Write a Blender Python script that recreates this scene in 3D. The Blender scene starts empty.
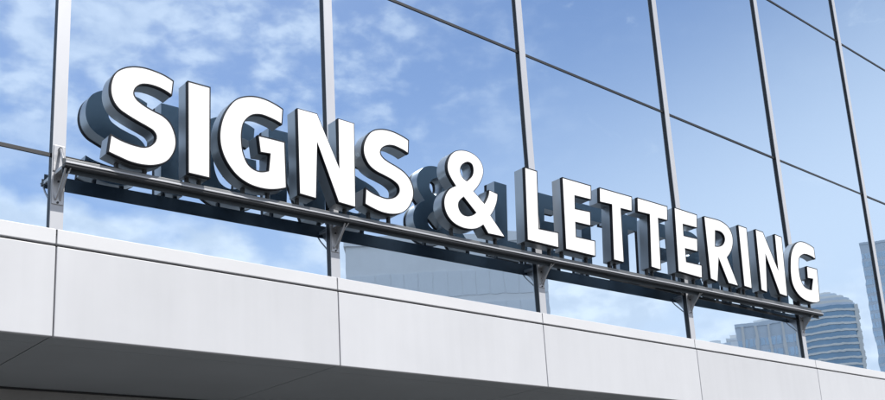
import bpy, bmesh, math, random
from mathutils import Vector, Matrix

random.seed(7)
scene = bpy.context.scene
COL = scene.collection
R = math.radians

# ------------------------------------------------------------------ camera
EYE = 1.6                                   # eye height; the facade's front plane stands at y = 5
yaw, pitch, roll = -0.76805889, 0.24151558, 0.07027595
FPX, PPX, PPY, PW, PH = 1003.96, 496.534, 320.925, 885.0, 400.0
def rot_matrix():
    c, s = math.cos(yaw), math.sin(yaw)
    Y = Matrix(((c, -s, 0), (s, c, 0), (0, 0, 1)))
    c, s = math.cos(pitch), math.sin(pitch)
    P = Matrix(((1, 0, 0), (0, c, -s), (0, s, c)))
    c, s = math.cos(roll), math.sin(roll)
    Q = Matrix(((c, 0, s), (0, 1, 0), (-s, 0, c)))
    return Y @ P @ Q                        # columns: right, forward, up
RM = rot_matrix()
cam = bpy.data.cameras.new('camera')
camo = bpy.data.objects.new('camera', cam)
COL.objects.link(camo)
r_, f_, u_ = RM.col[0], RM.col[1], RM.col[2]
camo.matrix_world = Matrix(((r_[0], u_[0], -f_[0], 0), (r_[1], u_[1], -f_[1], 0), (r_[2], u_[2], -f_[2], EYE), (0, 0, 0, 1)))
cam.sensor_fit = 'HORIZONTAL'
cam.sensor_width = 36
cam.lens = 36 * FPX / PW
cam.shift_x = (PW / 2 - PPX) / PW
cam.shift_y = (PPY - PH / 2) / PW
cam.clip_start = 0.05
cam.clip_end = 6000
scene.camera = camo

# ------------------------------------------------------------------ light
SUN_DIR = Vector((0.20, -0.58, 0.79)).normalized()      # towards the sun
sun_el = math.asin(SUN_DIR.z)
sun_az = math.atan2(SUN_DIR.x, SUN_DIR.y)               # from +y towards +x
sl = bpy.data.lights.new('sun', 'SUN')
sl.energy = 3.6
sl.angle = R(0.6)
sl.color = (1.0, 0.96, 0.90)
so = bpy.data.objects.new('sun', sl)
so.rotation_euler = SUN_DIR.to_track_quat('Z', 'Y').to_euler()
so.location = SUN_DIR * 60
COL.objects.link(so)

world = bpy.data.worlds.new('World')
scene.world = world
world.use_nodes = True
nt = world.node_tree
nt.nodes.clear()
def wn(t, **k):
    n = nt.nodes.new(t)
    for a, b in k.items():
        setattr(n, a, b)
    return n
def wl(a, b):
    nt.links.new(a, b)
def wmath(op, a, b=None, c=None, clamp=False):
    n = wn('ShaderNodeMath', operation=op, use_clamp=clamp)
    for i, v in enumerate((a, b, c)):
        if v is None:
            continue
        if isinstance(v, (int, float)):
            n.inputs[i].default_value = v
        else:
            wl(v, n.inputs[i])
    return n.outputs[0]
def wstep(v, lo, hi, out0=0.0, out1=1.0):
    n = wn('ShaderNodeMapRange', interpolation_type='SMOOTHSTEP')
    wl(v, n.inputs[0])
    n.inputs[1].default_value, n.inputs[2].default_value = lo, hi
    n.inputs[3].default_value, n.inputs[4].default_value = out0, out1
    return n.outputs[0]
SKY = 0.085
sky = wn('ShaderNodeTexSky', sky_type='NISHITA', sun_disc=False)
sky.sun_elevation = sun_el
sky.sun_rotation = sun_az
sky.altitude = 0
sky.air_density = 1.0
sky.dust_density = 0.45
sky.ozone_density = 2.0
tc = wn('ShaderNodeTexCoord')
sep = wn('ShaderNodeSeparateXYZ')
wl(tc.outputs['Generated'], sep.inputs[0])
dx, dy, dz = sep.outputs
azn = wmath('ARCTAN2', dx, wmath('MULTIPLY', dy, -1.0))           # 0 towards the street, + to the right
eln = wmath('ARCSINE', dz)
cv = wn('ShaderNodeCombineXYZ')
wl(azn, cv.inputs[0]); wl(wmath('MULTIPLY', eln, 1.7), cv.inputs[1])
def wnoise(scale, detail, rough, dist=0.0, off=(0, 0, 0)):
    m = wn('ShaderNodeMapping')
    m.inputs['Location'].default_value = off
    wl(cv.outputs[0], m.inputs[0])
    n = wn('ShaderNodeTexNoise')
    n.inputs['Scale'].default_value = scale
    n.inputs['Detail'].default_value = detail
    n.inputs['Roughness'].default_value = rough
    n.inputs['Distortion'].default_value = dist
    wl(m.outputs[0], n.inputs['Vector'])
    return n.outputs[0]
puffs = wnoise(25.0, 4.0, 0.50, 0.1, (0.31, 0.12, 0))
patch = wnoise(7.0, 3.0, 0.5, 0.0, (1.7, 0.4, 0))
left = wstep(azn, R(44), R(26))
high = wstep(eln, R(19), R(26))
hi_val = wmath('ADD', wmath('MULTIPLY', puffs, 0.55), wmath('MULTIPLY', patch, 0.5))
hi_val = wmath('ADD', hi_val, wmath('MULTIPLY', left, 0.10))
hi_cloud = wmath('MULTIPLY', wstep(hi_val, 0.48, 0.71, 0.0, 0.64), wmath('MULTIPLY', high, wstep(azn, R(54), R(31), 0.05, 1.0)))
cum = wnoise(8.0, 6.0, 0.50, 0.2, (0.55, 0.83, 0))
skew = wmath('ADD', eln, wmath('MULTIPLY', wmath('SUBTRACT', azn, R(21)), 0.17))
low_band = wmath('MULTIPLY', wstep(skew, R(23), R(18)), 0.17)
lo_cloud = wmath('MULTIPLY', wstep(wmath('ADD', cum, low_band), 0.48, 0.68, 0.0, 0.95), wstep(skew, R(23.5), R(20)))
wisps = wmath('MULTIPLY', wstep(wnoise(15.0, 6.0, 0.6, 0.8, (2.1, 0.2, 0)), 0.62, 0.78, 0.0, 0.22), 1.0)
cloud = wmath('MAXIMUM', wmath('MAXIMUM', hi_cloud, lo_cloud), wisps)
shade = wn('ShaderNodeMix', data_type='RGBA')
wl(wstep(puffs, 0.35, 0.7), shade.inputs[0])
shade.inputs[6].default_value = (7.0, 7.5, 8.3, 1)
shade.inputs[7].default_value = (9.3, 9.5, 9.8, 1)
pale = wn('ShaderNodeMix', data_type='RGBA')          # the sky whitens towards the horizon, more to the right
wl(wstep(wmath('SUBTRACT', eln, wmath('MULTIPLY', wmath('SUBTRACT', azn, R(42)), 0.30)), R(30), R(9), 0.0, 0.95), pale.inputs[0])
wl(sky.outputs[0], pale.inputs[6])
pale.inputs[7].default_value = (7.4, 8.0, 8.9, 1)
mix = wn('ShaderNodeMix', data_type='RGBA')
wl(cloud, mix.inputs[0])
wl(pale.outputs[2], mix.inputs[6])
wl(shade.outputs[2], mix.inputs[7])
bg = wn('ShaderNodeBackground')
bg.inputs['Strength'].default_value = SKY
wl(mix.outputs[2], bg.inputs[0])
wo = wn('ShaderNodeOutputWorld')
wl(bg.outputs[0], wo.inputs[0])

scene.render.engine = 'CYCLES'
scene.view_settings.view_transform = 'Standard'
scene.view_settings.look = 'None'
scene.view_settings.exposure = 0.62
scene.view_settings.gamma = 1.0
scene.view_settings.use_curve_mapping = False
scene.cycles.caustics_reflective = True
scene.cycles.sample_clamp_indirect = 3.0
scene.cycles.caustics_refractive = False
scene.cycles.max_bounces = 8

# ------------------------------------------------------------------ helpers
def tag(o, label=None, cat=None, group=None, kind=None):
    if label: o['label'] = label
    if cat: o['category'] = cat
    if group: o['group'] = group
    if kind: o['kind'] = kind
    return o
def thing(name, loc, label, cat, group=None):
    o = bpy.data.objects.new(name, None)
    o.empty_display_size = 0.3
    COL.objects.link(o)
    o.location = loc
    return tag(o, label, cat, group)
def obj(name, bm, mat, parent=None, smooth=False, bevel=0.0, seg=2):
    """links a bmesh given in WORLD coordinates as one object under parent"""
    bmesh.ops.recalc_face_normals(bm, faces=bm.faces)
    me = bpy.data.meshes.new(name)
    off = Vector((0, 0, 0))
    q = parent
    while q is not None:
        off += Vector(q.location)
        q = q.parent
    bm.transform(Matrix.Translation(-off))
    bm.to_mesh(me)
    bm.free()
    for m in (mat if isinstance(mat, (list, tuple)) else [mat]):
        me.materials.append(m)
    if smooth:
        for pl in me.polygons:
            pl.use_smooth = True
        try:
            me.set_sharp_from_angle(angle=R(35))
        except Exception:
            pass
    o = bpy.data.objects.new(name, me)
    COL.objects.link(o)
    if parent is not None:
        o.parent = parent
    if bevel:
        b = o.modifiers.new('bevel', 'BEVEL')
        b.width = bevel; b.segments = seg; b.limit_method = 'ANGLE'; b.angle_limit = R(40)
    return o
def box(bm, x0, x1, y0, y1, z0, z1):
    v = [bm.verts.new(p) for p in ((x0, y0, z0), (x1, y0, z0), (x1, y1, z0), (x0, y1, z0), (x0, y0, z1), (x1, y0, z1), (x1, y1, z1), (x0, y1, z1))]
    for f in ((0, 3, 2, 1), (4, 5, 6, 7), (0, 1, 5, 4), (1, 2, 6, 5), (2, 3, 7, 6), (3, 0, 4, 7)):
        bm.faces.new([v[i] for i in f])
    return bm
def boxes(*bs):
    bm = bmesh.new()
    for b in bs:
        box(bm, *b)
    return bm
def tube(bm, pts, r, n=10):
    """round bar along points"""
    pts = [Vector(p) for p in pts]
    rings = []
    for i, p in enumerate(pts):
        t = (pts[min(i + 1, len(pts) - 1)] - pts[max(i - 1, 0)]).normalized()
        a = t.cross(Vector((0, 0, 1)) if abs(t.z) < 0.9 else Vector((1, 0, 0))).normalized()
        b = t.cross(a)
        rings.append([bm.verts.new(p + r * (math.cos(k * 2 * math.pi / n) * a + math.sin(k * 2 * math.pi / n) * b)) for k in range(n)])
    for i in range(len(rings) - 1):
        for k in range(n):
            bm.faces.new((rings[i][k], rings[i][(k + 1) % n], rings[i + 1][(k + 1) % n], rings[i + 1][k]))
    bm.faces.new(rings[0]); bm.faces.new(rings[-1])
def material(name):
    m = bpy.data.materials.new(name)
    m.use_nodes = True
    n = m.node_tree
    return m, n, n.nodes['Principled BSDF']
def surf(name, col, rough=0.5, metal=0.0, var=0.0, vscale=2.0, bump=0.0, bscale=60.0, stretch=(1, 1, 1), rvar=0.0, spec=0.5):
    m, n, b = material(name)
    b.inputs['Base Color'].default_value = (*col, 1)
    b.inputs['Roughness'].default_value = rough
    b.inputs['Metallic'].default_value = metal
    b.inputs['Specular IOR Level'].default_value = spec
    tc = n.nodes.new('ShaderNodeTexCoord')
    mp = n.nodes.new('ShaderNodeMapping')
    mp.inputs['Scale'].default_value = stretch
    n.links.new(tc.outputs['Object'], mp.inputs[0])
    if var or rvar:
        t = n.nodes.new('ShaderNodeTexNoise')
        t.inputs['Scale'].default_value = vscale
        t.inputs['Detail'].default_value = 5
        t.inputs['Roughness'].default_value = 0.6
        n.links.new(mp.outputs[0], t.inputs['Vector'])
        if var:
            cr = n.nodes.new('ShaderNodeMapRange')
            cr.inputs[1].default_value, cr.inputs[2].default_value = 0.3, 0.7
            cr.inputs[3].default_value, cr.inputs[4].default_value = 1 - var, 1 + var
            n.links.new(t.outputs[0], cr.inputs[0])
            mx = n.nodes.new('ShaderNodeVectorMath'); mx.operation = 'SCALE'
            mx.inputs[0].default_value = col
            n.links.new(cr.outputs[0], mx.inputs['Scale'])
            n.links.new(mx.outputs[0], b.inputs['Base Color'])
        if rvar:
            cr = n.nodes.new('ShaderNodeMapRange')
            cr.inputs[1].default_value, cr.inputs[2].default_value = 0.3, 0.7
            cr.inputs[3].default_value, cr.inputs[4].default_value = rough - rvar, rough + rvar
            n.links.new(t.outputs[0], cr.inputs[0])
            n.links.new(cr.outputs[0], b.inputs['Roughness'])
    if bump:
        t = n.nodes.new('ShaderNodeTexNoise')
        t.inputs['Scale'].default_value = bscale
        t.inputs['Detail'].default_value = 3
        n.links.new(mp.outputs[0], t.inputs['Vector'])
        bp = n.nodes.new('ShaderNodeBump')
        bp.inputs['Strength'].default_value = bump
        bp.inputs['Distance'].default_value = 0.002
        n.links.new(t.outputs[0], bp.inputs['Height'])
        n.links.new(bp.outputs[0], b.inputs['Normal'])
    return m

M_PANEL = surf('grey_panel', (0.495, 0.503, 0.528), 0.42, 0.0, 0.035, 1.3, 0.05, 5.0, (1, 1, 1), 0.06)
def weather(m, amount):
    n = m.node_tree
    b = n.nodes['Principled BSDF']
    src = b.inputs['Base Color'].links[0].from_socket
    tc = n.nodes.new('ShaderNodeTexCoord')
    mp = n.nodes.new('ShaderNodeMapping'); mp.inputs['Scale'].default_value = (1, 1, 0.06)
    t = n.nodes.new('ShaderNodeTexNoise'); t.inputs['Scale'].default_value = 14; t.inputs['Detail'].default_value = 4
    n.links.new(tc.outputs['Object'], mp.inputs[0]); n.links.new(mp.outputs[0], t.inputs['Vector'])
    mr = n.nodes.new('ShaderNodeMapRange')
    mr.inputs[1].default_value, mr.inputs[2].default_value = 0.35, 0.7
    mr.inputs[3].default_value, mr.inputs[4].default_value = 1 + amount * 0.4, 1 - amount
    n.links.new(t.outputs[0], mr.inputs[0])
    oi = n.nodes.new('ShaderNodeObjectInfo')
    mo = n.nodes.new('ShaderNodeMapRange')
    mo.inputs[3].default_value, mo.inputs[4].default_value = 0.97, 1.03
    n.links.new(oi.outputs['Random'], mo.inputs[0])
    mu = n.nodes.new('ShaderNodeMath'); mu.operation = 'MULTIPLY'
    n.links.new(mr.outputs[0], mu.inputs[0]); n.links.new(mo.outputs[0], mu.inputs[1])
    sc = n.nodes.new('ShaderNodeVectorMath'); sc.operation = 'SCALE'
    n.links.new(src, sc.inputs[0]); n.links.new(mu.outputs[0], sc.inputs['Scale'])
    n.links.new(sc.outputs[0], b.inputs['Base Color'])
weather(M_PANEL, 0.022)
M_CAP = surf('silver_cap', (0.45, 0.46, 0.49), 0.38, 0.15, 0.04, 3.0, 0.0, 60, (1, 1, 0.3), 0.05)
M_SILL = surf('sill_panel', (0.56, 0.565, 0.585), 0.40, 0.0, 0.03, 2.0, 0.0, 60, (1, 1, 1), 0.05)
M_BLACK = surf('black_gasket', (0.012, 0.013, 0.016), 0.45, 0.0, 0.2, 6.0)
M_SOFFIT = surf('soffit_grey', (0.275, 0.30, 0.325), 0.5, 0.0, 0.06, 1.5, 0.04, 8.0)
M_SHADOWGAP = surf('joint_dark', (0.03, 0.03, 0.032), 0.8)
M_RAIL = surf('rail_steel', (0.030, 0.032, 0.036), 0.42, 0.0, 0.18, 5.0, 0.05, 40, (0.25, 1, 1), 0.08, spec=0.3)
M_BACKER = surf('added_backer_navy', (0.022, 0.032, 0.042), 0.5, 0.0, 0.1, 3.0)  # near-black navy of the added strip that darkens the reflection below the rail
M_STRIP = surf('rail_strip', (0.17, 0.175, 0.18), 0.36, 0.6, 0.25, 2.5, 0.0, 40, (0.6, 1, 1), 0.08)
M_BRACKET = surf('bracket_steel', (0.42, 0.42, 0.43), 0.34, 0.7, 0.12, 14.0, 0.1, 60, (1, 1, 1), 0.08)
M_RETURN = surf('letter_return', (0.375, 0.405, 0.435), 0.36, 0.85, 0.03, 1.5)
M_TRIM = surf('letter_trim', (0.008, 0.009, 0.013), 0.55, 0.0, 0.15, 10.0, spec=0.2)
M_FACE = surf('letter_face', (0.86, 0.86, 0.86), 0.40, 0.0, 0.01, 3.0)
M_BACK = surf('letter_back', (0.058, 0.088, 0.112), 0.55, 0.0, 0.03, 1.5)
M_STONE = surf('grey_stone', (0.24, 0.235, 0.23), 0.7, 0.0, 0.12, 3.0, 0.2, 30)
M_PAVE = surf('paving', (0.10, 0.10, 0.10), 0.8, 0.0, 0.12, 0.7, 0.2, 20)
M_ROOF = surf('roof_grey', (0.25, 0.25, 0.25), 0.8)

def glass_material(name, tint, refl, wav, wscale, dark=(0.012, 0.02, 0.035)):
    m = bpy.data.materials.new(name)
    m.use_nodes = True
    n = m.node_tree
    n.nodes.clear()
    out = n.nodes.new('ShaderNodeOutputMaterial')
    mixs = n.nodes.new('ShaderNodeMixShader')
    gl = n.nodes.new('ShaderNodeBsdfGlossy')
    gl.inputs['Color'].default_value = (*tint, 1)
    gl.inputs['Roughness'].default_value = 0.0
    df = n.nodes.new('ShaderNodeBsdfDiffuse')
    df.inputs['Color'].default_value = (*dark, 1)
    mixs.inputs[0].default_value = refl
    n.links.new(df.outputs[0], mixs.inputs[1])
    n.links.new(gl.outputs[0], mixs.inputs[2])
    n.links.new(mixs.outputs[0], out.inputs[0])
    tc = n.nodes.new('ShaderNodeTexCoord')
    info = n.nodes.new('ShaderNodeObjectInfo')
    ad = n.nodes.new('ShaderNodeVectorMath')
    n.links.new(tc.outputs['Object'], ad.inputs[0])
    n.links.new(info.outputs['Random'], ad.inputs[1])
    t = n.nodes.new('ShaderNodeTexNoise')
    t.inputs['Scale'].default_value = wscale
    t.inputs['Detail'].default_value = 1.5
    n.links.new(ad.outputs[0], t.inputs['Vector'])
    bp = n.nodes.new('ShaderNodeBump')
    bp.inputs['Strength'].default_value = 1.0
    bp.inputs['Distance'].default_value = wav
    n.links.new(t.outputs[0], bp.inputs['Height'])
    n.links.new(bp.outputs[0], gl.inputs['Normal'])
    return m
M_GLASS = glass_material('mirror_glass', (0.70, 0.83, 0.97), 0.88, 0.0002, 4.0)
M_TGLASS = glass_material('tower_glass', (0.55, 0.68, 0.80), 0.55, 0.02, 0.15, (0.10, 0.16, 0.22))

# ------------------------------------------------------------------ ground
bm = bmesh.new()
v = [bm.verts.new(p) for p in ((-3000, -3000, 0), (3000, -3000, 0), (3000, 3000, 0), (-3000, 3000, 0))]
bm.faces.new(v)
tag(obj('ground', bm, M_PAVE), kind='structure')

# ------------------------------------------------------------------ the building
ZO = EYE
Z_FB, Z_S2, Z_S1, Z_T0 = ZO + 1.2684, ZO + 1.7454, ZO + 1.8303, ZO + 2.2373
Z_T1, Z_T2 = ZO + 3.9956, ZO + 6.0068
Z_T3, Z_TOP = ZO + 8.02, ZO + 10.1
Y0, YG = 5.0, 5.024
MW = 0.066
mx = [1.7287, 3.4342, 5.2942, 7.1766, 9.0828, 10.9969]
left_edges = [1.7287 - 1.86 * k for k in (4, 3, 2, 1)]
right_edges = [10.9969 + 1.915 * k for k in range(1, 9)]
MX = left_edges + mx + right_edges
XL, XR = MX[0] - 0.3, MX[-1] + 0.4
bld = thing('office_building', (5.0, Y0, 0), 'mirrored glass office building with a pale grey panel band under the panes', 'building')

obj('wall', boxes((XL, XR, YG + 0.05, 17.0, Z_FB + 0.02, Z_TOP + 0.25)), M_SHADOWGAP, bld)
obj('roof', boxes((XL - 0.1, XR + 0.1, Y0 - 0.02, 17.1, Z_TOP + 0.25, Z_TOP + 0.45)), M_ROOF, bld)
g = obj('ground_floor_wall', boxes((XL + 0.1, XR - 0.1, 6.40, 16.9, 0.0, Z_FB + 0.005)), M_STONE, bld)
obj('head_rail', boxes((XL + 0.1, XR - 0.1, 6.37, 6.398, Z_FB - 0.004, Z_FB + 0.004)), M_BLACK, g)

# panes
rows = [(Z_S1, Z_T1), (Z_T1, Z_T2), (Z_T2, Z_T3), (Z_T3, Z_TOP)]
def pane(x0, x1, z0, z1):
    bm = bmesh.new()
    tx, tz = random.uniform(-1, 1) * 0.0016, random.uniform(-1, 1) * 0.0014
    def yy(x, z):
        return YG + tx * (x - (x0 + x1) / 2) + tz * (z - (z0 + z1) / 2)
    f = [bm.verts.new((x, yy(x, z), z)) for x, z in ((x0, z0), (x1, z0), (x1, z1), (x0, z1))]
    b = [bm.verts.new((q.co.x, q.co.y + 0.012, q.co.z)) for q in f]
    bm.faces.new(f); bm.faces.new(b[::-1])
    for i in range(4):
        bm.faces.new((f[i], f[(i + 1) % 4], b[(i + 1) % 4], b[i]))
    obj('glass_pane', bm, M_GLASS, bld)
for i in range(len(MX) - 1):
    x0, x1 = MX[i] + MW / 2, MX[i + 1] + MW / 2
    for z0, z1 in rows:
        if z0 == Z_S1 and MX[i] < 9.0:
            pane(x0, x1, Z_S1 - 0.03, Z_T0)
            pane(x0, x1, Z_T0, z1)
        else:
            pane(x0, x1, z0 - (0.03 if z0 == Z_S1 else 0), z1)
# mullions
for x in MX:
    m = obj('mullion', boxes((x + 0.0015, x + MW - 0.0015, Y0 + 0.0045, YG + 0.03, Z_S1 - 0.028, Z_TOP + 0.25)), M_BLACK, bld)
    obj('mullion_cap', boxes((x, x + MW, Y0, Y0 + 0.0045, Z_S1 - 0.002, Z_TOP + 0.25)), M_CAP, m)
# transoms
for i in range(len(MX) - 1):
    x0, x1 = MX[i] + MW - 0.001, MX[i + 1] + 0.001
    zs = [Z_T1, Z_T2, Z_T3] + ([Z_T0] if MX[i] < 9.0 else [])
    for z in zs:
        obj('transom', boxes((x0, x1, YG - 0.006, YG + 0.02, z - 0.010, z + 0.010)), M_BLACK, bld)
# sill caps, fascia, soffit, split at the joints
JS = [1.765, 3.474, 5.306, 7.214, 9.27]
JF = [1.767, 3.479, 5.310, 7.234, 9.29]
def joints(js, mid):
    return [XL] + [js[0] - 1.86 * k for k in (3, 2, 1)] + js + [js[-1] + 1.95 * k for k in range(1, 8)] + [XR]
js, jf = joints(JS, 0), joints(JF, 0)
G = 0.0035
for a, b in zip(js, js[1:]):
    obj('sill_cap', boxes((a + G, b - G, Y0 - 0.003, YG + 0.04, Z_S2 + 0.006, Z_S1)), M_SILL, bld, bevel=0.003)
for a, b in zip(jf, jf[1:]):
    bm = bmesh.new()
    box(bm, a + G, b - G, Y0, Y0 + 0.03, Z_FB, Z_S2 - 0.006)
    obj('fascia_panel', bm, M_PANEL, bld, bevel=0.004)
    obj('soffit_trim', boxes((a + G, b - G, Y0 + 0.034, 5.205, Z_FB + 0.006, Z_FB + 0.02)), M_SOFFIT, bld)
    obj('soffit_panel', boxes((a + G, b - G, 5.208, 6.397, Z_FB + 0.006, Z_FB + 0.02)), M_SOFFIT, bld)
obj('backing_panel', boxes((XL, XR, Y0 + 0.031, YG + 0.049, Z_FB + 0.021, Z_S2 + 0.005)), M_SHADOWGAP, bld)

# ------------------------------------------------------------------ the sign
YL, YTRIM, YBACK = 4.80, 4.827, 4.913
def back_project(px, y):
    d = RM @ Vector(((px[0] - PPX) / FPX, 1.0, -(px[1] - PPY) / FPX))
    return d * (y / d.y)
def project(P):
    q = RM.transposed() @ Vector(P)
    return (PPX + FPX * q.x / q.y, PPY - FPX * q.z / q.y)
DVP = project((0, 1e7, 0))
def spline(pts):
    """pts: (x, y) smooth point or (x, y, 1) corner; closed centripetal curve through them"""
    n = len(pts)
    out = []
    for i in range(n):
        p1, p2 = pts[i], pts[(i + 1) % n]
        p0 = pts[i - 1] if len(p1) == 2 else None
        p3 = pts[(i + 2) % n] if len(p2) == 2 else None
        a, b = Vector(p1[:2]), Vector(p2[:2])
        L = (b - a).length
        if p0 is None and p3 is None:
            out.append(tuple(a)); continue
        def tang(q0, q1, q2):
            q0, q1, q2 = Vector(q0[:2]), Vector(q1[:2]), Vector(q2[:2])
            d1, d2 = (q1 - q0).length, (q2 - q1).length
            return ((q1 - q0) / d1 * d2 + (q2 - q1) / d2 * d1) / (d1 + d2)
        ma = tang(p0, p1, p2) if p0 is not None else None
        mb = tang(p1, p2, p3) if p3 is not None else None
        ch = (b - a) / L
        if ma is None: ma = (2 * ch - mb) if mb.dot(ch) > 0.2 else ch
        if mb is None: mb = (2 * ch - ma) if ma.dot(ch) > 0.2 else ch
        k = max(2, int(L / 1.6))
        for j in range(k):
            t = j / k
            h = (2*t**3 - 3*t*t + 1, t**3 - 2*t*t + t, -2*t**3 + 3*t*t, t**3 - t*t)
            out.append(tuple(h[0]*a + h[1]*L*ma + h[2]*b + h[3]*L*mb))
    return out
def area(p):
    return 0.5 * sum(p[i][0] * p[(i + 1) % len(p)][1] - p[(i + 1) % len(p)][0] * p[i][1] for i in range(len(p)))
def to_plane(pts, hole=False):
    """photo outline -> (x, z) on the letters' front plane; where the trim's side is what shows
    beyond the face (left and lower edges) the traced edge is the trim's rear rim"""
    n = len(pts)
    s = 1 if area(pts) > 0 else -1
    if hole: s = -s
    ys = []
    for i, p in enumerate(pts):
        a, b = Vector(pts[i - 1]), Vector(pts[(i + 1) % n])
        p_ = Vector(p)
        t = ((p_ - a).normalized() + (b - p_).normalized())
        nn = Vector((t.y, -t.x)) * s
        d = (Vector(DVP) - p_).normalized()
        k = nn.normalized().dot(d) if nn.length > 1e-6 else 0
        ys.append(YL + (YTRIM - YL) * min(1.0, max(0.0, 0.5 + k * 1.6)))
    near = [(Vector(pts[i]) - Vector(pts[i - 1])).length < 4 for i in range(n)]
    for _ in range(6):                      # no sudden jump between close points
        ys = [(ys[i] * 2 + (ys[i - 1] if near[i] else ys[i]) + (ys[(i + 1) % n] if near[(i + 1) % n] else ys[i])) / 4 for i in range(n)]
    out = []
    for p, y in zip(pts, ys):
        q = back_project(p, y)
        out.append((q.x, q.z + ZO))
    return out
def inset(pts, d, hole=False):
    n = len(pts)
    s = 1 if area(pts) > 0 else -1
    if hole: s = -s
    out = []
    for i in range(n):
        a, p, b = Vector(pts[i - 1]), Vector(pts[i]), Vector(pts[(i + 1) % n])
        t1, t2 = (p - a).normalized(), (b - p).normalized()
        n1, n2 = Vector((-t1.y, t1.x)) * s, Vector((-t2.y, t2.x)) * s
        m = n1 + n2
        k = max(0.35, 1 + n1.dot(n2))
        out.append(tuple(p + m * d / k))
    return out
def fill(bm, loops, y):
    """flat face with holes at depth y"""
    es = []
    for lp in loops:
        vs = [bm.verts.new((x, y, z)) for x, z in lp]
        es += [bm.edges.new((vs[i], vs[(i + 1) % len(vs)])) for i in range(len(vs))]
    bmesh.ops.triangle_fill(bm, use_beauty=True, use_dissolve=False, edges=es)
def band(bm, lp, y0, lp2, y1):
    a = [bm.verts.new((x, y0, z)) for x, z in lp]
    b = [bm.verts.new((x, y1, z)) for x, z in lp2]
    n = len(a)
    for i in range(n):
        bm.faces.new((a[i], a[(i + 1) % n], b[(i + 1) % n], b[i]))

GLYPH = []        # (character, outline, holes, is first/second) traced in the photo's pixels
def C(*p): return (p[0], p[1], 1)
def poly(*ps): return [(x, y, 1) for x, y in ps]
S_ONE = [C(174, 80.8), C(170, 97.7), (161, 91.7), (152, 88), (144.5, 86.4), (138.5, 86.6), (135.2, 89), (134.3, 93), (136.6, 98), (143, 103.7), (155, 111), (163, 115.2), (170, 121.8), (174.4, 130.5), (176.4, 138.5), (176.3, 146), (173.8, 153.5), (168.5, 160.5), (161, 165.2), (152, 167.3), (140, 166.7), (128, 163.7), (117.5, 159.2), C(105.8, 153.6), C(110.7, 133.4), (119, 138.4), (128, 142.3), (137, 145.2), (144.5, 146.5), (149.7, 145.5), (153.2, 142.2), (153.8, 137.5), (151.2, 132.9), (146, 129.3), (137, 124.2), (125, 116.9), (117.5, 111.5), (111.8, 104.2), (108.7, 95.5), (108.5, 86.5), (111, 78), (116.3, 71.4), (123.5, 67.5), (132.5, 66), (143, 66.9), (155, 70.5), (165.5, 75.2)]
G_ONE = [C(283.4, 109), C(280.2, 126.3), (269, 120.3), (257, 116.3), (249.5, 117), (244.6, 122), (242.2, 131), (242.1, 142), (244.4, 155), (249.5, 165), (257.2, 170.2), C(267.4, 170.8), C(267.5, 155.6), C(257.8, 154), C(256.2, 135.8), C(285.2, 141.6), C(285.6, 188.6), (278, 190.6), (267.5, 191.2), (257, 189.5), (245, 184.8), (234.5, 177), (227, 167.7), (221, 156.5), (218, 146), (217.4, 134), (219, 124), (222, 115.5), (226.7, 107.8), (232.7, 101.3), (240, 97.2), (249, 95.7), (258, 96.5), (266, 99), (275, 103.4)]
S_TWO = [C(409, 140), C(406.5, 155.2), (397.5, 150), (390, 147), (385.3, 146.8), (381.6, 148.6), (380.6, 152.2), (382.7, 156.5), (388.5, 161.2), (397.5, 166.6), (405, 172.3), (410.2, 179), (413.2, 186.5), (414, 194), (412.3, 201.7), (407.8, 209), (400.5, 213.9), (391.5, 215.7), (381, 214.2), (370.5, 209.8), C(362.4, 205.2), C(365.4, 187.4), (370.8, 191.2), (379.5, 195.6), (388.5, 198), (393.7, 197), (396.5, 193), (395.9, 187.4), (391.3, 182.6), (382.5, 177.4), (373.5, 172.6), (367.5, 167.6), (363.4, 161.2), (361, 153.5), (361.2, 145.8), (363.8, 138.7), (368.4, 133), (375, 129.5), (382.5, 128.7), (391.5, 130.6), (400.5, 134.6)]
AMP = [C(505.3, 237.4), C(485.6, 234.9), C(481.8, 225.8), (476, 229.2), (467.7, 230.5), (458, 228.3), (449.7, 223), (443.9, 214.9), (441.4, 206), (441.9, 198.3), (446, 190.9), C(453.3, 186.6), (448, 179), (445, 171.5), (444.8, 164), (447.7, 156.5), (453.5, 151.7), (461, 150), (470, 152), (477.7, 157.4), (482.4, 165), (483.4, 173.2), (480.7, 181.8), C(473.9, 191.4), C(482.8, 203.9), (485.2, 198), C(486.6, 190.8), C(497.7, 193.9), (496.9, 202), (494.3, 209.6), C(490.8, 215.6)]
AMP_H1 = [C(465.7, 181.1), (461.8, 175.8), (460.3, 169.5), (462, 164.8), (465.7, 163.2), (469, 165.2), (470.5, 170), (469.8, 176)]
AMP_H2 = [C(462.6, 197.8), C(473.8, 213.4), (469, 216), (463.4, 214.7), (459.2, 209.2), (458.6, 203.2)]
G_TWO = [C(814, 247.8), C(814, 259.8), (807, 256), (802.6, 254.6), (799.7, 257), (798.8, 263), (799.4, 271.5), (801.2, 280), (804.9, 286.6), C(810.7, 290), C(810.5, 279.8), C(805.3, 278.9), C(804.4, 266.7), C(817.1, 268.9), C(819.6, 301.6), (814.5, 303.3), (807, 302.5), (799.6, 298.7), (793.7, 292), (789.9, 283.6), (788.4, 274), (788.2, 264.5), (788.6, 256.5), (790, 250.3), (792.9, 244.9), (797.2, 242), (802.5, 241.6), (808.5, 244)]
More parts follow.
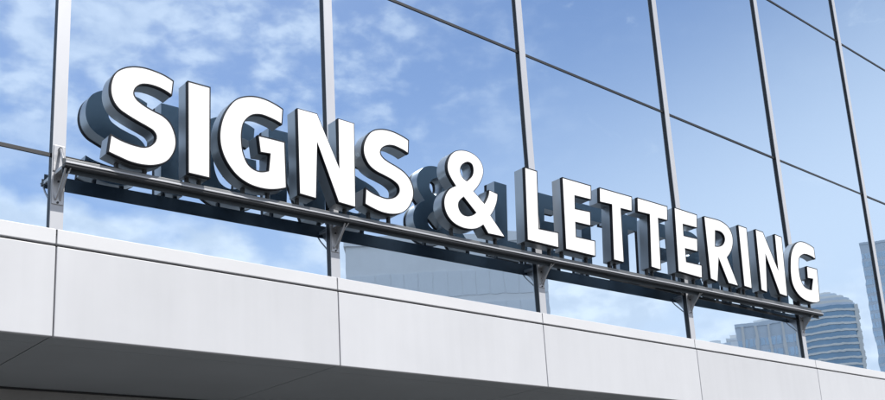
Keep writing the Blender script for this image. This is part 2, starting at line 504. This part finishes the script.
GLYPH = [
 ('S', S_ONE, []),
 ('I', poly((186.7, 81.3), (210.7, 86.9), (209.6, 178.9), (185.7, 174.7)), []),
 ('G', G_ONE, []),
 ('N', poly((295.5, 109), (317.2, 113.5), (339.2, 168.2), (336, 119.3), (354.4, 123.2), (355.3, 207.7), (336, 203.8), (314.7, 143.5), (316, 199), (297, 195.3)), []),
 ('S', S_TWO, []),
 ('&', AMP, [AMP_H1, AMP_H2]),
 ('L', poly((522.3, 167.8), (537.2, 170.8), (539.2, 228.3), (558.6, 232.3), (559.1, 247.9), (524.9, 241.2)), []),
 ('E', poly((559.8, 178), (591.2, 185.4), (591.3, 200), (575, 195.9), (575.4, 208.3), (590.6, 211.4), (591, 226), (575.9, 222.4), (576.5, 236.3), (595.4, 240.6), (595.8, 256.5), (563.3, 250.2)), []),
 ('T', poly((597, 188.2), (632, 196.5), (632.2, 211.4), (621.2, 208.6), (624.3, 262.7), (611.2, 260.7), (609.2, 205.7), (597.2, 203)), []),
 ('T', poly((634.7, 198.2), (667.5, 206.2), (667.7, 220.6), (658.5, 218.4), (661.3, 270.2), (648.7, 267.8), (647, 215.5), (635.1, 212.6)), []),
 ('E', poly((671.7, 208.0), (697, 214.5), (697.3, 228), (683.2, 224.3), (684, 235.3), (697.5, 238.5), (697.9, 251.8), (685.5, 248.7), (686.5, 261.4), (702, 265), (702.4, 278.3), (675.9, 272.3)), []),
 ('R', [C(703, 216.4), (713, 218.2), (721, 220.9), (728, 226.2), (732, 233.5), (733.2, 242), (731.6, 250.5), C(727.4, 257.4), C(738.8, 286.3), C(726.2, 284), C(717.2, 259), C(718, 282), C(708.2, 279.5)], [[C(714, 231.2), (718.5, 232.6), (721.5, 236.3), (722.3, 241.2), (720.6, 245.3), C(715, 246)]]),
 ('I', poly((735.7, 225.6), (746.7, 227.8), (752.2, 288.8), (741.8, 286.9)), []),
 ('N', poly((753, 229.8), (763, 231.8), (777.2, 270.2), (772.2, 234.7), (781.8, 236.9), (787.6, 296.7), (777.5, 294.7), (764.1, 254.8), (767.5, 292.5), (759, 290.7)), []),
 ('G', G_TWO, []),
]
LETTER_LABEL = ['first white letter S of the word SIGNS, at the left end of the rail', 'white letter I between the first S and the G of SIGNS',
 'white letter G in the word SIGNS', 'white letter N in the word SIGNS', 'last white letter S of the word SIGNS, beside the ampersand',
 'white ampersand between the two words', 'white letter L that starts the word LETTERING', 'white letter E after the L in LETTERING',
 'first of the two white letters T in LETTERING', 'second of the two white letters T in LETTERING', 'white letter E before the R in LETTERING',
 'white letter R in LETTERING', 'white letter I after the R in LETTERING', 'white letter N in LETTERING', 'white letter G at the right end of the rail']

# rail axis: it rises slightly to the right like the row of letters
RX0, RX1 = 1.742, 9.30
def rail_z(x):
    return (2.1485 + (x - 1.737) * 0.01853) * 4.845 / 4.87 + ZO
def sheared(b, grow=0.0):
    """box whose heights are measured from the rail's axis"""
    x0, x1, y0, y1, z0, z1 = b
    bm = bmesh.new()
    box(bm, x0, x1, y0, y1, 0, 1)
    for q in bm.verts:
        q.co.z = rail_z(q.co.x) + (z0 if q.co.z < 0.5 else z1 + grow * (q.co.x - RX0))
    return bm
sign = thing('channel_letter_sign', (RX0, 4.93, rail_z(RX0)), 'raised white SIGNS & LETTERING sign with black edges on a long metal rail', 'sign')
rail = obj('mounting_rail', sheared((RX0, RX1, 4.851, 4.893, -0.014, 0.004)), M_RAIL, sign, bevel=0.003)
obj('rail_lip', sheared((RX0, RX1, 4.845, 4.8505, 0.000, 0.0095)), M_CAP, rail, bevel=0.002)
obj('rail_upstand', sheared((RX0 + 0.002, RX1 - 0.02, 4.855, 4.863, 0.0045, 0.028), 0.0022), M_STRIP, rail, bevel=0.002)
obj('added_backer', sheared((RX0 + 0.002, RX1 - 0.02, 4.8935, 4.899, -0.037, 0.041), 0.0028), M_BACKER, rail)  # made-up strip behind the rail, fills the dark mirrored band below it

for k, (ch, outl, holes) in enumerate(GLYPH):
    O = to_plane(spline(outl))
    H = [to_plane(spline(h), True) for h in holes]
    yb = YBACK if k < 11 else 4.898
    # metal return with its back
    bm = bmesh.new()
    o1, h1 = inset(O, 0.0012), [inset(h, 0.0012, True) for h in H]
    for lp in [o1] + h1:
        band(bm, lp, YTRIM, lp, yb)
    nb = len(bm.faces)
    fill(bm, [o1] + h1, yb)
    bm.faces.ensure_lookup_table()
    for fc in bm.faces[nb:]:
        fc.material_index = 1
    fill(bm, [o1] + h1, YTRIM)
    bmesh.ops.remove_doubles(bm, verts=bm.verts, dist=1e-5)
    lt = obj('ampersand' if ch == '&' else 'letter', bm, [M_RETURN, M_BACK], sign, smooth=True)
    lt['label'] = LETTER_LABEL[k]
    # black trim: side wrap and front border
    bm = bmesh.new()
    o2, h2 = inset(O, 0.0062), [inset(h, 0.0062, True) for h in H]
    for a, b in zip([O] + H, [o2] + h2):
        band(bm, a, YTRIM - 0.0005, a, YL)
        band(bm, a, YL, b, YL)
        band(bm, b, YL, b, YL + 0.004)
    bmesh.ops.remove_doubles(bm, verts=bm.verts, dist=1e-5)
    obj('trim', bm, M_TRIM, lt, smooth=True)
    # white face set just behind the border
    bm = bmesh.new()
    o3, h3 = inset(O, 0.0056), [inset(h, 0.0056, True) for h in H]
    fill(bm, [o3] + h3, YL + 0.0022)
    bmesh.ops.solidify(bm, geom=bm.faces[:], thickness=0.003)
    obj('face', bm, M_FACE, lt)
    # feet that carry the letter on the rail
    xs = [q[0] for q in O]
    zb = min(q[1] for q in O)
    low = [q[0] for q in O if q[1] < zb + 0.02]
    spots = [sum(low) / len(low)] if max(low) - min(low) < 0.12 else [min(low) + 0.03, max(low) - 0.03]
    for x in spots:
        hits = []
        for (xa_, za_), (xb_, zb_) in zip(O, O[1:] + O[:1]):
            if (xa_ - x) * (xb_ - x) < 0:
                hits.append(za_ + (zb_ - za_) * (x - xa_) / (xb_ - xa_))
        zt = min(hits, default=zb)
        if zt > zb + 0.06: continue
        z0 = rail_z(x) + 0.003
        if zt - z0 > 0.002:
            obj('standoff', boxes((x - 0.008, x + 0.008, 4.866, 4.89, z0, zt + 0.006)), M_RAIL, lt)

# brackets at the mullions
for i, x in enumerate(mx[:5]):
    zc = rail_z(x)
    xa, xb = x + 0.020, x + MW - 0.006
    br = obj('bracket', boxes((x + 0.004, x + MW - 0.004, Y0 - 0.006, Y0 - 0.0005, zc - 0.175, zc - 0.018)), M_BRACKET, sign, bevel=0.002)
    # curved gusset web under the rail
    bm = bmesh.new()
    prof = [(4.862, zc - 0.018), (4.88, zc - 0.030)]
    for t in range(7):
        a = t / 6
        prof.append((4.88 + 0.11 * a, zc - 0.030 - 0.125 * a ** 1.6))
    prof += [(4.9935, zc - 0.155), (4.9935, zc - 0.018)]
    for xx in (x + 0.042, x + 0.048):
        vs = [bm.verts.new((xx, y, z)) for y, z in prof]
        bm.faces.new(vs)
        if xx < x + 0.045: first = vs
    for j in range(len(first)):
        bm.faces.new((first[j], first[(j + 1) % len(first)], vs[(j + 1) % len(vs)], vs[j]))
    obj('gusset', bm, M_BRACKET, br)
    obj('arm', boxes((x + 0.012, x + 0.056, 4.8995, Y0 - 0.0065, zc - 0.017, zc + 0.002)), M_BRACKET, br, bevel=0.001)
    bm = bmesh.new()
    tube(bm, [(x + 0.022, 4.870, zc - 0.020), (x + 0.022, 4.90, zc - 0.060), (x + 0.022, 4.988, zc - 0.150)], 0.005)
    obj('brace', bm, M_BRACKET, br, smooth=True)
    for zz in (zc - 0.165, zc - 0.05):
        bm = bmesh.new()
        tube(bm, [(x + 0.033, Y0 - 0.011, zz), (x + 0.033, Y0 - 0.005, zz)], 0.006, 6)
        obj('bolt', bm, M_RAIL, br)
x, zc = mx[0], rail_z(mx[0])
up = obj('bracket', boxes((x + 0.004, x + MW - 0.004, Y0 - 0.006, Y0 - 0.0005, zc + 0.006, zc + 0.150)), M_BRACKET, sign, bevel=0.002)
bm = bmesh.new()
tube(bm, [(x + 0.036, 4.925, zc + 0.004), (x + 0.036, 4.935, zc + 0.035), (x + 0.036, 4.988, zc + 0.128)], 0.008)
obj('brace', bm, M_BRACKET, up, smooth=True)
bm = bmesh.new()
tube(bm, [(x + 0.036, Y0 - 0.014, zc + 0.130), (x + 0.036, Y0 - 0.005, zc + 0.130)], 0.010, 8)
obj('bolt', bm, M_RAIL, up)

# ------------------------------------------------------------------ the city across the street (seen mirrored in the panes)
MIR = Vector((0, 2 * YG, EYE))
def spot(az, r):
    return Vector((MIR.x + r * math.sin(R(az)), MIR.y - r * math.cos(R(az)), 0))
def high(el, r):
    return EYE + r * math.tan(R(el))
M_BAND = surf('cream_band', (0.80, 0.78, 0.74), 0.6, 0, 0.05, 0.05)
M_BLUEWALL = surf('blue_grey_wall', (0.64, 0.71, 0.79), 0.5, 0, 0.06, 0.08)  # paled bluish wall colour stands in for distance haze
M_PALEWALL = surf('pale_blue_wall', (0.86, 0.875, 0.89), 0.55, 0, 0.05, 0.3)
M_DIMGLASS = surf('city_glass', (0.46, 0.58, 0.70), 0.2, 0.4, 0.25, 0.06)  # window colour lightened too, haze put into the colour
M_PALEGLASS = surf('pale_city_glass', (0.80, 0.835, 0.87), 0.4, 0.0, 0.08, 0.1)
M_TOWERGLASS = surf('tower_pane', (0.24, 0.36, 0.48), 0.25, 0.3, 0.15, 0.05)
M_RIB = surf('rib_pale', (0.75, 0.74, 0.72), 0.6)

def local(bm, root_loc, rz):
    bm.transform(Matrix.Translation(root_loc) @ Matrix.Rotation(rz, 4, 'Z'))
    return bm
def face_angle(az):
    """turns a building's +y side towards our facade"""
    return R(az)
# curved banded tower
r = 560; az = 62.4; w = 2 * r * math.tan(R(1.72)); H = high(12.4, r)
p0 = spot(az, r)
tw = thing('banded_tower', p0, 'curved glass tower with pale floor bands and a domed top, mirrored beside letter G', 'tower')
def oval(bm, a, b, z0, z1, n=40):
    lo = [bm.verts.new((a * math.cos(t * 2 * math.pi / n), b * math.sin(t * 2 * math.pi / n), z0)) for t in range(n)]
    hi = [bm.verts.new((q.co.x, q.co.y, z1)) for q in lo]
    for t in range(n):
        bm.faces.new((lo[t], lo[(t + 1) % n], hi[(t + 1) % n], hi[t]))
    bm.faces.new(lo[::-1]); bm.faces.new(hi)
    return bm
obj('wall', local(oval(bmesh.new(), w / 2, w / 3, 0, H), p0, face_angle(az)), M_TOWERGLASS, tw, smooth=True)
nf = int(H / 3.7)
for k in range(nf):
    z = 3.0 + k * 3.7
    obj('floor_band', local(oval(bmesh.new(), w / 2 + 0.5, w / 3 + 0.5, z, z + 1.15), p0, face_angle(az)), M_BAND, tw, smooth=True)
bm = bmesh.new()
for x in (-0.47, 0.47):
    box(bm, x * w - 1.0, x * w + 1.0, 1.0, w * 0.16, 0, H)
obj('corner_column', local(bm, p0, face_angle(az)), M_BAND, tw)
for k in range(6):
    s = math.cos(k / 6 * math.pi / 2) * 0.92
    z = H + k * (high(13.3, r) - H) / 6
    obj('roof_tier', local(oval(bmesh.new(), w / 2 * s, w / 3 * s, z, z + (high(13.3, r) - H) / 6), p0, face_angle(az)), M_BAND if k % 2 else M_BLUEWALL, tw, smooth=True)

def block(name, az0, az1, r, el, label, cat, wall, cols, floor_h, ribs=0, depth=20.0, fw=0.62, glass=None, bw=0.40):
    """office block: wall body, window per bay column and floor strip set into it"""
    c = (az0 + az1) / 2
    w = 2 * r * math.tan(R((az1 - az0) / 2))
    H = high(el, r)
    p = spot(c, r)
    t = thing(name, p, label, cat)
    rz = face_angle(c)
    obj('wall', local(boxes((-w / 2, w / 2, -depth, 0, 0, H)), p, rz), wall, t)
    obj('roof', local(boxes((-w / 2 - 0.2, w / 2 + 0.2, -depth - 0.2, 0.25, H, H + 0.9)), p, rz), wall, t)
    obj('plant_room', local(boxes((-w * 0.22, w * 0.18, -depth * 0.8, -depth * 0.4, H + 0.9, H + 3.2)), p, rz), M_RIB, t)
    nfl = int((H - 1.5) / floor_h)
    cw = w / cols
    for k in range(nfl):
        z = 1.2 + k * floor_h
        if z + floor_h * fw > H: break
        bm = bmesh.new()
        for j in range(cols):
            x = -w / 2 + cw * (j + 0.5)
            box(bm, x - cw * bw, x + cw * bw, -0.4, 0.06, z, z + floor_h * fw)
        obj('window_row', local(bm, p, rz), glass or M_DIMGLASS, t)
    for j in range(ribs):
        x = -w / 2 + w * (j + 0.5) / ribs
        obj('rib', local(boxes((x - 0.35, x + 0.35, 0.0, 0.7, 0, H)), p, rz), M_RIB, t)
    return t
    return t
block('office_block', 57.5, 61.15, 260, 12.15, 'blue grey office block with pale ribs, mirrored low between two sign brackets', 'office block', M_BLUEWALL, 12, 3.4, 5)
block('office_block', 64.75, 67.2, 420, 15.6, 'tall blue glass slab tower mirrored at the far right of the panes', 'tower', M_BLUEWALL, 14, 3.6, 0)
block('office_block', 35.5, 47.3, 95, 18.4, 'wide pale office block mirrored under the ampersand', 'office block', M_PALEWALL, 14, 3.3, 0, 18, 0.78, M_PALEGLASS, 0.46)
block('low_building', 55.6, 57.1, 300, 11.25, 'small low building mirrored just above the sill', 'building', M_BLUEWALL, 6, 3.4, 0, 15)
block('low_building', 56.9, 57.8, 340, 11.5, 'narrow low building beside the ribbed office block', 'building', M_PALEWALL, 4, 3.4, 0, 15)
